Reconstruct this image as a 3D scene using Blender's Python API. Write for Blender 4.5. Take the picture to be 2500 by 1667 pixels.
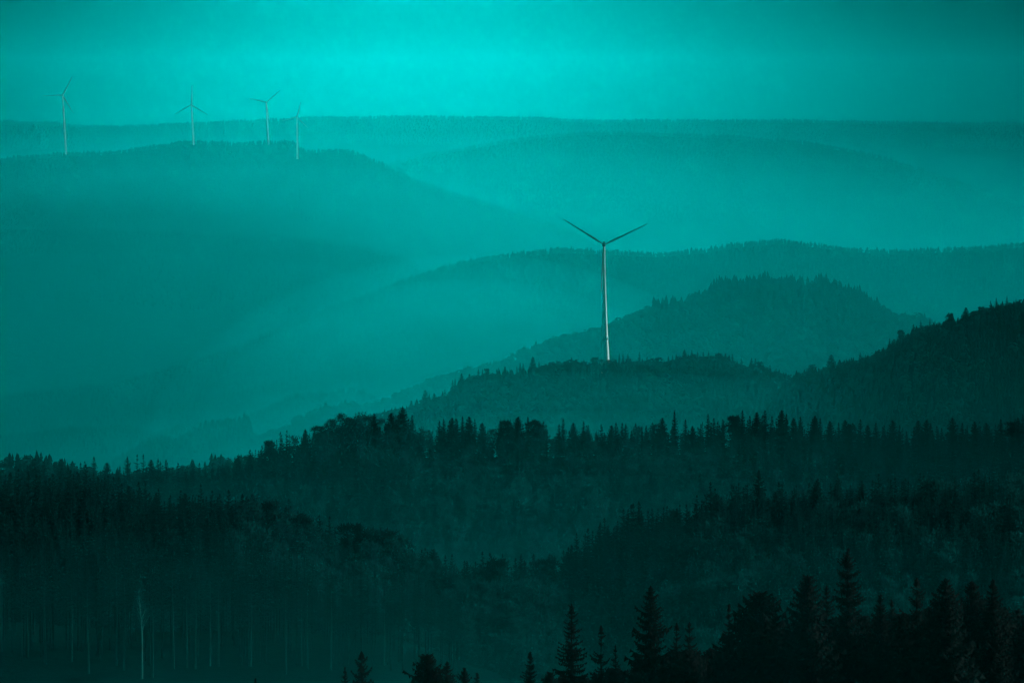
import bpy, math, random
import numpy as np
from mathutils import Matrix, Vector

# ------------------------------------------------------------------ scene basics
sc = bpy.context.scene
for o in list(bpy.data.objects):
    bpy.data.objects.remove(o)
COL = sc.collection
R_ = math.radians

W_PX, H_PX, F_PX = 2500.0, 1667.0, 13889.0        # photograph size, 200 mm lens on a 36 mm sensor
Y_HOR = 250.0                                     # eye level in the photograph
PITCH = math.atan((H_PX / 2 - Y_HOR) / F_PX)

cam = bpy.data.cameras.new("camera")
cam.lens = 200.0
cam.sensor_width = 36.0
cam.sensor_fit = 'HORIZONTAL'
cam.clip_start = 1.0
cam.clip_end = 120000.0
cam_o = bpy.data.objects.new("camera", cam)
COL.objects.link(cam_o)
cam_o.location = (0, 0, 0)
cam_o.rotation_euler = (math.pi / 2 - PITCH, 0, 0)
sc.camera = cam_o

# ------------------------------------------------------------------ light
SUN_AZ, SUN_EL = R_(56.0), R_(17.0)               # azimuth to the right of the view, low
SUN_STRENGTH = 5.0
AMBIENT = 2.4                                     # extra overhead sky light, added as fill for hills and tower
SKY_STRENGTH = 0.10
GLOW = 2.7                                        # glow added to the sky low in the middle
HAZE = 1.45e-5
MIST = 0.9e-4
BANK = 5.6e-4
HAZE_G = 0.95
HIGH = 395.0                                     # unseen glow above the frame, added to light the haze

world = bpy.data.worlds.new("World")
sc.world = world
world.use_nodes = True
nt = world.node_tree
for n in list(nt.nodes):
    nt.nodes.remove(n)


def N(tree, kind, **kw):
    n = tree.nodes.new(kind)
    for k, v in kw.items():
        setattr(n, k, v)
    return n


def mth(tree, op, a, b=None, c=None):
    n = N(tree, 'ShaderNodeMath', operation=op)
    for i, v in enumerate((a, b, c)):
        if v is None:
            continue
        if isinstance(v, (int, float)):
            n.inputs[i].default_value = v
        else:
            tree.links.new(v, n.inputs[i])
    return n.outputs[0]


sky = N(nt, 'ShaderNodeTexSky', sky_type='NISHITA')
sky.sun_disc = False
sky.sun_elevation = SUN_EL
sky.sun_rotation = SUN_AZ
sky.altitude = 900.0
sky.air_density = 1.0
sky.dust_density = 1.0
sky.ozone_density = 1.0
tc = N(nt, 'ShaderNodeTexCoord')
sep = N(nt, 'ShaderNodeSeparateXYZ')
nt.links.new(tc.outputs['Generated'], sep.inputs[0])
az = mth(nt, 'ARCTAN2', sep.outputs[0], sep.outputs[1])
el = mth(nt, 'ARCSINE', sep.outputs[2])


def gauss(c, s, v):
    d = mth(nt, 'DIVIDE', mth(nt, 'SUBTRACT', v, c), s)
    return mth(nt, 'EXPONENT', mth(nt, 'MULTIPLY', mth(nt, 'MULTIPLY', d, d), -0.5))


# glow added to the sky: brightest low in the middle of the view, fading to both sides
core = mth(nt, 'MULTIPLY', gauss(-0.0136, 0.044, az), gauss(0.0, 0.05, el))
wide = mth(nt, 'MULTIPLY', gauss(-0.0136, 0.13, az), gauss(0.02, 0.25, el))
dim = N(nt, 'ShaderNodeMapRange', interpolation_type='SMOOTHSTEP')   # added glow eases off upward to even out the sky
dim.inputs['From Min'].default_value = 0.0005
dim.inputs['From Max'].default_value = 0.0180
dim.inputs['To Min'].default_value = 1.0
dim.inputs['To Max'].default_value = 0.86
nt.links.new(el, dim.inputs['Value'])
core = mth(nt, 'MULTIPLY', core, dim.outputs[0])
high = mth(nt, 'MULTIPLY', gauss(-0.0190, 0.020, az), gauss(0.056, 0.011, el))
added_glow = mth(nt, 'ADD', mth(nt, 'MULTIPLY', core, GLOW), mth(nt, 'ADD', mth(nt, 'MULTIPLY', wide, 0.05), mth(nt, 'MULTIPLY', high, HIGH)))
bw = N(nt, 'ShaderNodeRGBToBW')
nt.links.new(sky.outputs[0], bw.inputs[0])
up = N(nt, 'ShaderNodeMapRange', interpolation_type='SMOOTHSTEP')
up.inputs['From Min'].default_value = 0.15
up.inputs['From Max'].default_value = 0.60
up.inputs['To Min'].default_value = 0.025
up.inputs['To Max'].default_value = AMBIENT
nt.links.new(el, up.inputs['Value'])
lum = mth(nt, 'ADD', mth(nt, 'MULTIPLY', bw.outputs[0], up.outputs[0]), added_glow)
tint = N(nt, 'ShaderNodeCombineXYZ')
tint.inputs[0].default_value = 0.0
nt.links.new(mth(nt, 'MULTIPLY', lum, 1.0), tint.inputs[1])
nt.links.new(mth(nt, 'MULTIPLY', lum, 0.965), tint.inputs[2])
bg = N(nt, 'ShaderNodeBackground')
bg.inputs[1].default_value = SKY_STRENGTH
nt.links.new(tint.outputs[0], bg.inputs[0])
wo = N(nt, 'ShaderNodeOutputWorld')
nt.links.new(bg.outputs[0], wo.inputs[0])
try:
    world.cycles.sampling_method = 'MANUAL'
    world.cycles.sample_map_resolution = 4096
except Exception:
    pass

sun = bpy.data.lights.new("sun", 'SUN')
sun.energy = SUN_STRENGTH
sun.angle = R_(0.5)
sun.color = (0.72, 1.0, 0.95)
sun_o = bpy.data.objects.new("sun", sun)
COL.objects.link(sun_o)
sdir = Vector((math.sin(SUN_AZ) * math.cos(SUN_EL), math.cos(SUN_AZ) * math.cos(SUN_EL), math.sin(SUN_EL)))
sun_o.rotation_euler = sdir.to_track_quat('Z', 'Y').to_euler()
sun_o.location = (200, 0, 200)

sc.view_settings.view_transform = 'Standard'
sc.view_settings.look = 'None'
sc.view_settings.exposure = 0.0
sc.view_settings.gamma = 1.0
sc.render.engine = 'CYCLES'
sc.cycles.max_bounces = 12
sc.cycles.diffuse_bounces = 2
sc.cycles.volume_bounces = 8
sc.cycles.use_denoising = True

# ------------------------------------------------------------------ helpers
rng = np.random.default_rng(7)
CP, SP = math.cos(PITCH), math.sin(PITCH)


def P(x, y, d):
    """photograph pixel + horizontal distance in metres -> world point (arrays or floats)"""
    rx = x - W_PX / 2
    ru = H_PX / 2 - y
    yy = F_PX * CP + ru * SP
    zz = -F_PX * SP + ru * CP
    return rx / yy * d, d + 0 * rx, zz / yy * d


def Zof(y, d):
    ru = H_PX / 2 - y
    return (-F_PX * SP + ru * CP) / (F_PX * CP + ru * SP) * d


def XtoPx(X, Y):
    return X / Y * F_PX + W_PX / 2       # good to a pixel or two at these small angles


_tab = np.random.default_rng(99).random((256, 256))


def vnoise(x, y):
    x = np.asarray(x, float); y = np.asarray(y, float)
    xi = np.floor(x).astype(int); yi = np.floor(y).astype(int)
    fx = x - xi; fy = y - yi
    fx = fx * fx * (3 - 2 * fx); fy = fy * fy * (3 - 2 * fy)
    g = lambda a, b: _tab[a % 256, b % 256]
    return ((g(xi, yi) * (1 - fx) + g(xi + 1, yi) * fx) * (1 - fy)
            + (g(xi, yi + 1) * (1 - fx) + g(xi + 1, yi + 1) * fx) * fy) * 2 - 1


def fbm(x, y, o=4):
    s = 0; a = 1.0; t = 0
    for k in range(o):
        s = s + a * vnoise(x * 2 ** k + 17 * k, y * 2 ** k + 31 * k)
        t += a; a *= 0.5
    return s / t


def mesh_np(name, V, Fc, mats=(), midx=None, tone=None, smooth=False):
    """V (n,3), Fc (m,3) or (m,4) -> mesh"""
    V = np.asarray(V, np.float32); Fc = np.asarray(Fc, np.int32)
    k = Fc.shape[1]
    me = bpy.data.meshes.new(name)
    me.vertices.add(len(V)); me.vertices.foreach_set('co', V.ravel())
    me.loops.add(Fc.size); me.loops.foreach_set('vertex_index', Fc.ravel())
    me.polygons.add(len(Fc)); me.polygons.foreach_set('loop_start', np.arange(0, Fc.size, k, dtype=np.int32))
    for m in mats:
        me.materials.append(m)
    if midx is not None:
        me.polygons.foreach_set('material_index', np.asarray(midx, np.int32))
    if smooth:
        me.polygons.foreach_set('use_smooth', np.ones(len(Fc), bool))
    if tone is not None:
        at = me.attributes.new('tone', 'FLOAT', 'POINT')
        at.data.foreach_set('value', np.asarray(tone, np.float32))
    me.update(calc_edges=True)
    return me


def link(name, me, parent=None, loc=None):
    o = bpy.data.objects.new(name, me)
    COL.objects.link(o)
    if parent is not None:
        o.parent = parent
    if loc is not None:
        o.location = loc
    return o


def tag(o, label=None, cat=None, group=None, kind=None):
    if label: o['label'] = label
    if cat: o['category'] = cat
    if group: o['group'] = group
    if kind: o['kind'] = kind
    return o


# ------------------------------------------------------------------ materials
def mat_base(name):
    m = bpy.data.materials.new(name)
    m.use_nodes = True
    t = m.node_tree
    b = t.nodes['Principled BSDF']
    b.inputs['Specular IOR Level'].default_value = 0.0
    b.inputs['Roughness'].default_value = 0.85
    return m, t, b


def ramp(t, fac, stops):
    r = N(t, 'ShaderNodeValToRGB')
    while len(r.color_ramp.elements) > 1:
        r.color_ramp.elements.remove(r.color_ramp.elements[-1])
    r.color_ramp.elements[0].position = stops[0][0]
    r.color_ramp.elements[0].color = (*stops[0][1], 1)
    for p, c in stops[1:]:
        e = r.color_ramp.elements.new(p); e.color = (*c, 1)
    t.links.new(fac, r.inputs[0])
    return r.outputs[0]


def foliage(name, dark, light, scale=0.6, attr=True):
    """needles or twigs: colour varies from tree to tree and from spray to spray"""
    m, t, b = mat_base(name)
    tcn = N(t, 'ShaderNodeTexCoord')
    no = N(t, 'ShaderNodeTexNoise')
    no.inputs['Scale'].default_value = scale
    no.inputs['Detail'].default_value = 3
    t.links.new(tcn.outputs['Object'], no.inputs['Vector'])
    if attr:
        a = N(t, 'ShaderNodeAttribute', attribute_name='tone')
        v = a.outputs['Fac']
    else:
        oi = N(t, 'ShaderNodeObjectInfo')
        v = oi.outputs['Random']
    f = mth(t, 'ADD', mth(t, 'MULTIPLY', v, 0.65), mth(t, 'MULTIPLY', no.outputs[0], 0.35))
    t.links.new(ramp(t, f, [(0.15, dark), (0.85, light)]), b.inputs['Base Color'])
    # thin needles and twigs let part of the light through
    tl = N(t, 'ShaderNodeBsdfTranslucent')
    mx = N(t, 'ShaderNodeMixShader')
    mx.inputs[0].default_value = 0.4
    col = b.inputs['Base Color'].links[0].from_socket
    t.links.new(col, tl.inputs[0])
    t.links.new(b.outputs[0], mx.inputs[1]); t.links.new(tl.outputs[0], mx.inputs[2])
    t.links.new(mx.outputs[0], t.nodes['Material Output'].inputs[0])
    return m


M_needle_m = foliage("spruce_needles_mass", (0.0015, 0.028, 0.027), (0.003, 0.050, 0.049), 0.15)
M_leaf_m = foliage("bare_twigs_mass", (0.003, 0.042, 0.041), (0.005, 0.064, 0.063), 0.2)
M_needle_f = foliage("far_spruce_canopy", (0.0015, 0.030, 0.029), (0.003, 0.050, 0.048), 0.02)
M_leaf_f = foliage("far_bare_canopy", (0.002, 0.045, 0.043), (0.004, 0.075, 0.072), 0.02)
M_needle = foliage("spruce_needles", (0.0012, 0.022, 0.021), (0.003, 0.050, 0.048), 0.6, attr=False)
M_needle_fg = foliage("spruce_needles_near", (0.010, 0.014, 0.013), (0.015, 0.021, 0.020), 1.5, attr=False)
M_leaf = foliage("bare_twigs", (0.003, 0.048, 0.046), (0.005, 0.085, 0.082), 0.5, attr=False)


def bark(name, c0, c1, scale=(3, 3, 0.8), bands=None):
    m, t, b = mat_base(name)
    tcn = N(t, 'ShaderNodeTexCoord')
    mp = N(t, 'ShaderNodeMapping')
    mp.inputs['Scale'].default_value = scale
    t.links.new(tcn.outputs['Object'], mp.inputs[0])
    no = N(t, 'ShaderNodeTexNoise')
    no.inputs['Scale'].default_value = 2.0
    no.inputs['Detail'].default_value = 4
    t.links.new(mp.outputs[0], no.inputs['Vector'])
    col = ramp(t, no.outputs[0], [(0.38, c0), (0.62, c1)] if bands is None else [(0.34, bands), (0.42, c0), (0.7, c1)])
    t.links.new(col, b.inputs['Base Color'])
    return m


M_bark = bark("spruce_bark", (0.002, 0.020, 0.019), (0.004, 0.045, 0.042))
M_bark_fg = bark("dark_spruce_bark", (0.010, 0.011, 0.010), (0.018, 0.019, 0.018))
M_pinebark = bark("pale_pine_bark", (0.004, 0.035, 0.033), (0.01, 0.11, 0.10))
M_birch = bark("birch_bark", (0.03, 0.16, 0.15), (0.05, 0.27, 0.25), (1, 1, 2.2), (0.06, 0.07, 0.06))


def ground_mat(name, c0, c1, scale):
    m, t, b = mat_base(name)
    g = N(t, 'ShaderNodeNewGeometry')
    no = N(t, 'ShaderNodeTexNoise')
    no.inputs['Scale'].default_value = scale
    no.inputs['Detail'].default_value = 8
    no.inputs['Roughness'].default_value = 0.65
    t.links.new(g.outputs['Position'], no.inputs['Vector'])
    n2 = N(t, 'ShaderNodeTexNoise')
    n2.inputs['Scale'].default_value = scale * 0.08
    n2.inputs['Detail'].default_value = 3
    t.links.new(g.outputs['Position'], n2.inputs['Vector'])
    f = mth(t, 'ADD', mth(t, 'MULTIPLY', no.outputs[0], 0.6), mth(t, 'MULTIPLY', n2.outputs[0], 0.4))
    t.links.new(ramp(t, f, [(0.36, c0), (0.62, c1)]), b.inputs['Base Color'])
    bp = N(t, 'ShaderNodeBump')
    bp.inputs['Strength'].default_value = 0.6
    bp.inputs['Distance'].default_value = 0.5 / scale
    t.links.new(no.outputs[0], bp.inputs['Height'])
    t.links.new(bp.outputs[0], b.inputs['Normal'])
    return m


M_floor = ground_mat("forest_floor", (0.001, 0.012, 0.011), (0.002, 0.026, 0.025), 0.3)
M_floor_fg = ground_mat("shaded_ground_near", (0.006, 0.007, 0.007), (0.010, 0.012, 0.011), 0.8)  # near-black ground colour stands in for the slope's shadow side
M_canopy = ground_mat("wooded_slope", (0.001, 0.008, 0.0075), (0.002, 0.020, 0.019), 0.03)
M_valley = ground_mat("valley_floor", (0.002, 0.030, 0.028), (0.004, 0.060, 0.057), 0.01)


def paint(name, col, rough=0.45):
    m, t, b = mat_base(name)
    no = N(t, 'ShaderNodeTexNoise')
    no.inputs['Scale'].default_value = 0.25
    no.inputs['Detail'].default_value = 5
    tcn = N(t, 'ShaderNodeTexCoord')
    t.links.new(tcn.outputs['Object'], no.inputs['Vector'])
    t.links.new(ramp(t, no.outputs[0], [(0.3, tuple(c * 0.86 for c in col)), (0.7, col)]), b.inputs['Base Color'])
    b.inputs['Roughness'].default_value = rough
    b.inputs['Specular IOR Level'].default_value = 0.4
    return m


M_white = paint("white_turbine_paint", (0.86, 0.90, 0.88))
M_greyw = paint("shaded_turbine_paint", (0.12, 0.30, 0.29))  # blade paint darkened to stand in for backlit shade
M_faint = paint("shaded_turbine_tower", (0.30, 0.50, 0.49))  # white paint toned down, shade of the far towers put into the colour
M_concrete = paint("pale_concrete_tower", (0.86, 0.90, 0.88), 0.7)
M_ring = paint("grey_tower_ring", (0.30, 0.50, 0.49), 0.6)
M_dark = paint("dark_nacelle_panel", (0.16, 0.19, 0.19), 0.5)

# ------------------------------------------------------------------ terrain
RIDGES = {}


class Ridge:
    """one hill: crest line given as silhouette of its canopy in the photograph at distance D(x)"""

    def __init__(self, key, D, pts, canopy, slope, front, back, rr=60.0, namp=6.0, nscale=120.0, xr=(-1000, 3500), step=16, rows=26, mat=None, build=True, backslope=None):
        self.D, self.canopy, self.slope, self.rr = D, canopy, slope, rr
        self.back = backslope or slope
        p = np.array(pts, float)
        self.px, self.py = p[:, 0], p[:, 1]
        self.namp, self.ns = namp, nscale
        self.front, self.backlen = front, back
        self.key = key
        RIDGES[key] = self
        if build:
            cols = np.arange(xr[0], xr[1] + step, step, dtype=float)
            u = np.linspace(0, 1, rows)
            s = np.concatenate([-(front * u[::-1] ** 1.6), (back * u[1:] ** 1.5)])
            Xp, S = np.meshgrid(cols, s)
            X, Y, Z = self.pt(Xp, S)
            nr, nc = Xp.shape
            V = np.stack([X.ravel(), Y.ravel(), Z.ravel()], 1)
            i = np.arange(nr - 1)[:, None] * nc + np.arange(nc - 1)[None, :]
            i = i.ravel()
            Fq = np.stack([i, i + 1, i + 1 + nc, i + nc], 1)
            o = link("hill", mesh_np("hill", V, Fq, (mat or M_canopy,), smooth=True))
            tag(o, kind='structure')
            self.obj = o

    def dist(self, x):
        if callable(self.D):
            return self.D(x)
        return self.D + 0 * np.asarray(x, float)

    def crest_y(self, x):
        return np.interp(x, self.px, self.py)

    def pt(self, x, s):
        x = np.asarray(x, float); s = np.asarray(s, float)
        d0 = self.dist(x)
        zc = Zof(self.crest_y(x), d0) - self.canopy
        Y = d0 + s
        sl = np.where(s < 0, self.slope, self.back)
        drop = sl * (np.sqrt(s * s + self.rr ** 2) - self.rr)
        X = (x - W_PX / 2) / (F_PX * CP) * Y
        w = np.clip(np.abs(s) / (2.5 * self.rr), 0, 1)
        Z = zc - drop + self.namp * w * fbm(X / self.ns + 3.1, Y / self.ns + 7.7)
        return X, Y, Z


S = lambda L: [(a * 1.063, b * 1.063) for a, b in L]

# far ridge, and the layers in front of it
A = Ridge('far', 31000.0, S([(-900, 282), (0, 278), (100, 281), (170, 287), (280, 290), (400, 285), (500, 280), (600, 276), (700, 270), (900, 267), (1100, 268), (1250, 271), (1350, 276), (1500, 276), (1800, 276), (2000, 279), (2200, 282), (2352, 282), (3300, 285)]),
          14, 0.30, 3500, 2500, 300, 20, 700, step=24)
A2 = Ridge('far_right', 26500.0, S([(-900, 620), (600, 430), (900, 372), (960, 356), (1100, 333), (1230, 311), (1350, 303), (1500, 305), (1700, 314), (1850, 326), (2000, 352), (2150, 400), (2352, 470), (2700, 560), (3300, 650)]),
           14, 0.30, 3500, 2500, 300, 22, 600, step=24)
B = Ridge('turbines', lambda x: 16600.0 + 2.3 * np.asarray(x, float), [(-900, 400), (0, 387), (161, 371), (268, 370), (325, 361), (402, 352), (440, 344), (480, 342), (574, 347), (650, 344), (716, 345), (731, 360), (750, 366), (804, 363), (861, 367), (896, 380), (925, 392), (957, 411), (1010, 436), (1063, 455), (1169, 487), (1276, 524), (1400, 565), (1700, 700), (2300, 900), (3500, 1100)],
          12, 0.34, 2600, 1800, 120, 16, 500, step=16)
C = Ridge('left_mid', 15800.0, [(-900, 540), (0, 549), (213, 555), (425, 565), (638, 577), (797, 583), (903, 603), (989, 630), (1100, 690), (1250, 770), (1500, 880), (2500, 1100), (3500, 1100)],
          12, 0.36, 1800, 1500, 120, 16, 420)
Dl = Ridge('mid', 14300.0, S([(-900, 925), (0, 907), (150, 892), (250, 877), (350, 852), (450, 822), (550, 792), (650, 752), (750, 707), (850, 674), (950, 634), (1050, 603), (1100, 591), (1200, 577), (1300, 570), (1400, 575), (1500, 580), (1600, 573), (1700, 557), (1780, 550), (1850, 555), (1950, 567), (2050, 574), (2150, 570), (2250, 565), (2352, 557), (3300, 520)]),
           12, 0.36, 1700, 1500, 100, 16, 420)
F1 = Ridge('low_a', 12600.0, [(-900, 1068), (0, 1062), (92, 1053), (191, 1047), (280, 1044), (356, 1049), (420, 1075), (500, 1110), (700, 1160), (1500, 1300), (3500, 1400)],
           9, 0.3, 500, 500, 50, 6, 200)
F3 = Ridge('low_b', 11600.0, [(-900, 1200), (300, 1100), (425, 1043), (612, 1016), (670, 989), (727, 963), (815, 962), (842, 950), (880, 952), (912, 968), (960, 1000), (1100, 1060), (1500, 1200), (3500, 1300)],
           9, 0.3, 500, 500, 50, 6, 200)
E = Ridge('behind', 10000.0, [(-900, 1300), (500, 1120), (640, 1060), (708, 1040), (727, 1020), (804, 997), (842, 985), (891, 988), (930, 978), (1033, 934), (1100, 913), (1160, 899), (1236, 876), (1293, 846), (1380, 820), (1465, 802), (1500, 788), (1557, 765), (1580, 757), (1605, 748), (1631, 749), (1637, 758), (1643, 743), (1666, 734), (1694, 722), (1723, 711), (1752, 703), (1771, 699), (1806, 690), (1835, 684), (1883, 681), (1914, 681), (1946, 685), (1978, 687), (2004, 689), (2023, 697), (2042, 698), (2074, 713), (2096, 724), (2125, 735), (2154, 752), (2179, 770), (2195, 772), (2211, 770), (2249, 782), (2350, 815), (2500, 860), (3500, 1000)],
          14, 0.42, 1200, 900, 60, 10, 240)
F2 = Ridge('low_c', 10300.0, [(-900, 1300), (200, 1180), (329, 1096), (383, 1070), (425, 1078), (452, 1063), (497, 1037), (574, 1026), (606, 1019), (616, 1050), (640, 1100), (900, 1200), (3500, 1400)],
           9, 0.3, 400, 400, 40, 5, 160)
G = Ridge('turbine_hill', 6000.0, [(-900, 1250), (700, 1090), (850, 1040), (940, 1005), (968, 998), (1000, 993), (1020, 984), (1035, 976), (1060, 976), (1090, 966), (1105, 950), (1130, 931), (1160, 918), (1190, 911), (1230, 908), (1260, 909), (1290, 899), (1320, 889), (1350, 881), (1400, 878), (1440, 883), (1477, 883), (1520, 879), (1560, 877), (1600, 880), (1625, 883), (1650, 875), (1680, 868), (1740, 866), (1780, 875), (1810, 893), (1830, 891), (1860, 896), (1880, 906), (1910, 914), (1945, 920), (2050, 930), (2500, 960), (3500, 1000)],
          13, 0.42, 800, 600, 45, 7, 150, step=12)
G2 = Ridge('right_hill', lambda x: np.interp(x, [1900, 2300], [5750.0, 4400.0]), [(-900, 1500), (1500, 1250), (1750, 1100), (1850, 1010), (1900, 950), (1930, 922), (1950, 914), (1980, 902), (2000, 907), (2015, 895), (2050, 885), (2090, 875), (2125, 869), (2150, 850), (2170, 843), (2200, 822), (2240, 802), (2270, 792), (2300, 783), (2340, 768), (2400, 753), (2450, 743), (2500, 732), (2800, 690), (3500, 660)],
           11, 0.40, 700, 500, 40, 6, 110, step=12)
F5 = Ridge('left_bump', 3900.0, [(-900, 1150), (0, 1119), (50, 1111), (84, 1117), (134, 1123), (180, 1132), (260, 1155), (400, 1150), (482, 1133), (517, 1121), (574, 1113), (620, 1112), (700, 1150), (1000, 1230), (3500, 1500)],
           8, 0.32, 300, 300, 30, 3, 80)
HH = Ridge('near', 1800.0, [(-900, 1230), (0, 1200), (60, 1170), (110, 1160), (160, 1160), (200, 1158), (270, 1160), (330, 1150), (430, 1153), (500, 1155), (560, 1136), (610, 1112), (650, 1092), (690, 1075), (740, 1060), (800, 1042), (860, 1030), (930, 1028), (980, 1018), (1010, 1032), (1040, 1060), (1080, 1047), (1150, 1040), (1195, 1060), (1240, 1040), (1300, 1040), (1350, 1057), (1420, 1050), (1500, 1054), (1600, 1050), (1700, 1052), (1780, 1030), (1850, 1024), (1920, 1028), (2000, 1038), (2100, 1048), (2200, 1054), (2300, 1052), (2400, 1045), (2500, 1025), (2800, 1010), (3500, 1010)],
           8, 0.23, 460, 260, 14, 5, 55, mat=M_floor)
II = Ridge('left_forest', 1260.0, [(-900, 1190), (0, 1195), (150, 1190), (250, 1195), (350, 1215), (450, 1225), (600, 1240), (720, 1262), (800, 1295), (870, 1320), (920, 1330), (1000, 1360), (1080, 1390), (1180, 1405), (1300, 1420), (1400, 1450), (1600, 1540), (2000, 1650), (3500, 1900)],
           8, 0.085, 340, 160, 20, 3, 45, mat=M_floor, backslope=0.25)
JJ = Ridge('right_slope', 1330.0, [(-900, 1900), (1000, 1560), (1180, 1450), (1260, 1400), (1325, 1385), (1385, 1365), (1430, 1320), (1483, 1300), (1534, 1265), (1600, 1262), (1653, 1256), (1700, 1245), (1750, 1226), (1819, 1212), (1895, 1225), (1938, 1210), (2000, 1200), (2108, 1200), (2176, 1192), (2260, 1195), (2500, 1190), (3500, 1150)],
           8, 0.13, 420, 160, 20, 4, 45, mat=M_floor, backslope=0.25)
KK = Ridge('foreground', 560.0, [(-900, 1980), (500, 1890), (1000, 1850), (1300, 1820), (1600, 1790), (2000, 1765), (2500, 1750), (3500, 1730)],
           0, 0.10, 160, 160, 15, 1.2, 18, mat=M_floor_fg, backslope=0.3)

# the ground under everything: from the hill the camera stands on down to the valley floor
gy = np.array([-1800, -400, 0, 12, 60, 300, 450, 700, 1000, 1500, 2500, 4000, 6000, 9000, 14000, 36500], float)
gz = np.array([-260, -40, -1.7, -2.2, -12, -78, -92, -112, -130, -210, -370, -470, -560, -690, -1000, -1000], float)
ys = np.concatenate([np.linspace(-1800, 0, 25)[:-1], np.linspace(0, 60, 13)[:-1], np.linspace(60, 1500, 60)[:-1], np.geomspace(1500, 36500, 90)])
uu = np.linspace(-1, 1, 121)
U, YY = np.meshgrid(uu, ys)
XX = U * (600 + np.abs(YY) * 0.27)
ZZ = np.interp(YY, gy, gz) + np.clip((YY - 80) / 6000, 0, 1) * 26 * fbm(XX / 900, YY / 900) - np.clip(np.abs(XX) / (350 + np.abs(YY) * 0.4), 0, 1) ** 2 * np.clip(40 - YY * 0.02, 0, 40)
nr, nc = XX.shape
i = (np.arange(nr - 1)[:, None] * nc + np.arange(nc - 1)[None, :]).ravel()
g = link("ground", mesh_np("ground", np.stack([XX.ravel(), YY.ravel(), ZZ.ravel()], 1), np.stack([i, i + 1, i + 1 + nc, i + nc], 1), (M_valley,), smooth=True))
tag(g, kind='structure')


# ------------------------------------------------------------------ tree builders (all triangles, unit: metres)
def tube(pts, rad, n=6):
    pts = np.array(pts, float); V = []; Fc = []
    for k, (p, r) in enumerate(zip(pts, rad)):
        for j in range(n):
            a = 2 * math.pi * j / n
            V.append((p[0] + r * math.cos(a), p[1] + r * math.sin(a), p[2]))
    for k in range(len(pts) - 1):
        for j in range(n):
            a = k * n + j; b = k * n + (j + 1) % n
            Fc += [(a, b, b + n), (a, b + n, a + n)]
    return np.array(V), np.array(Fc)


def limb(p0, p1, r0, r1, n=4):
    p0 = np.array(p0, float); p1 = np.array(p1, float)
    d = p1 - p0; d /= np.linalg.norm(d)
    a = np.cross(d, (0, 0, 1.0)) if abs(d[2]) < 0.95 else np.cross(d, (1.0, 0, 0))
    a /= np.linalg.norm(a); b = np.cross(d, a)
    V = []
    for p, r in ((p0, r0), (p1, r1)):
        for j in range(n):
            t = 2 * math.pi * j / n
            V.append(p + r * (math.cos(t) * a + math.sin(t) * b))
    Fc = []
    for j in range(n):
        k = (j + 1) % n
        Fc += [(j, k, k + n), (j, k + n, j + n)]
    return np.array(V), np.array(Fc)


def merge(parts):
    V = []; Fc = []; o = 0
    for v, f in parts:
        V.append(v); Fc.append(f + o); o += len(v)
    return np.concatenate(V), np.concatenate(Fc)


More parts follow.
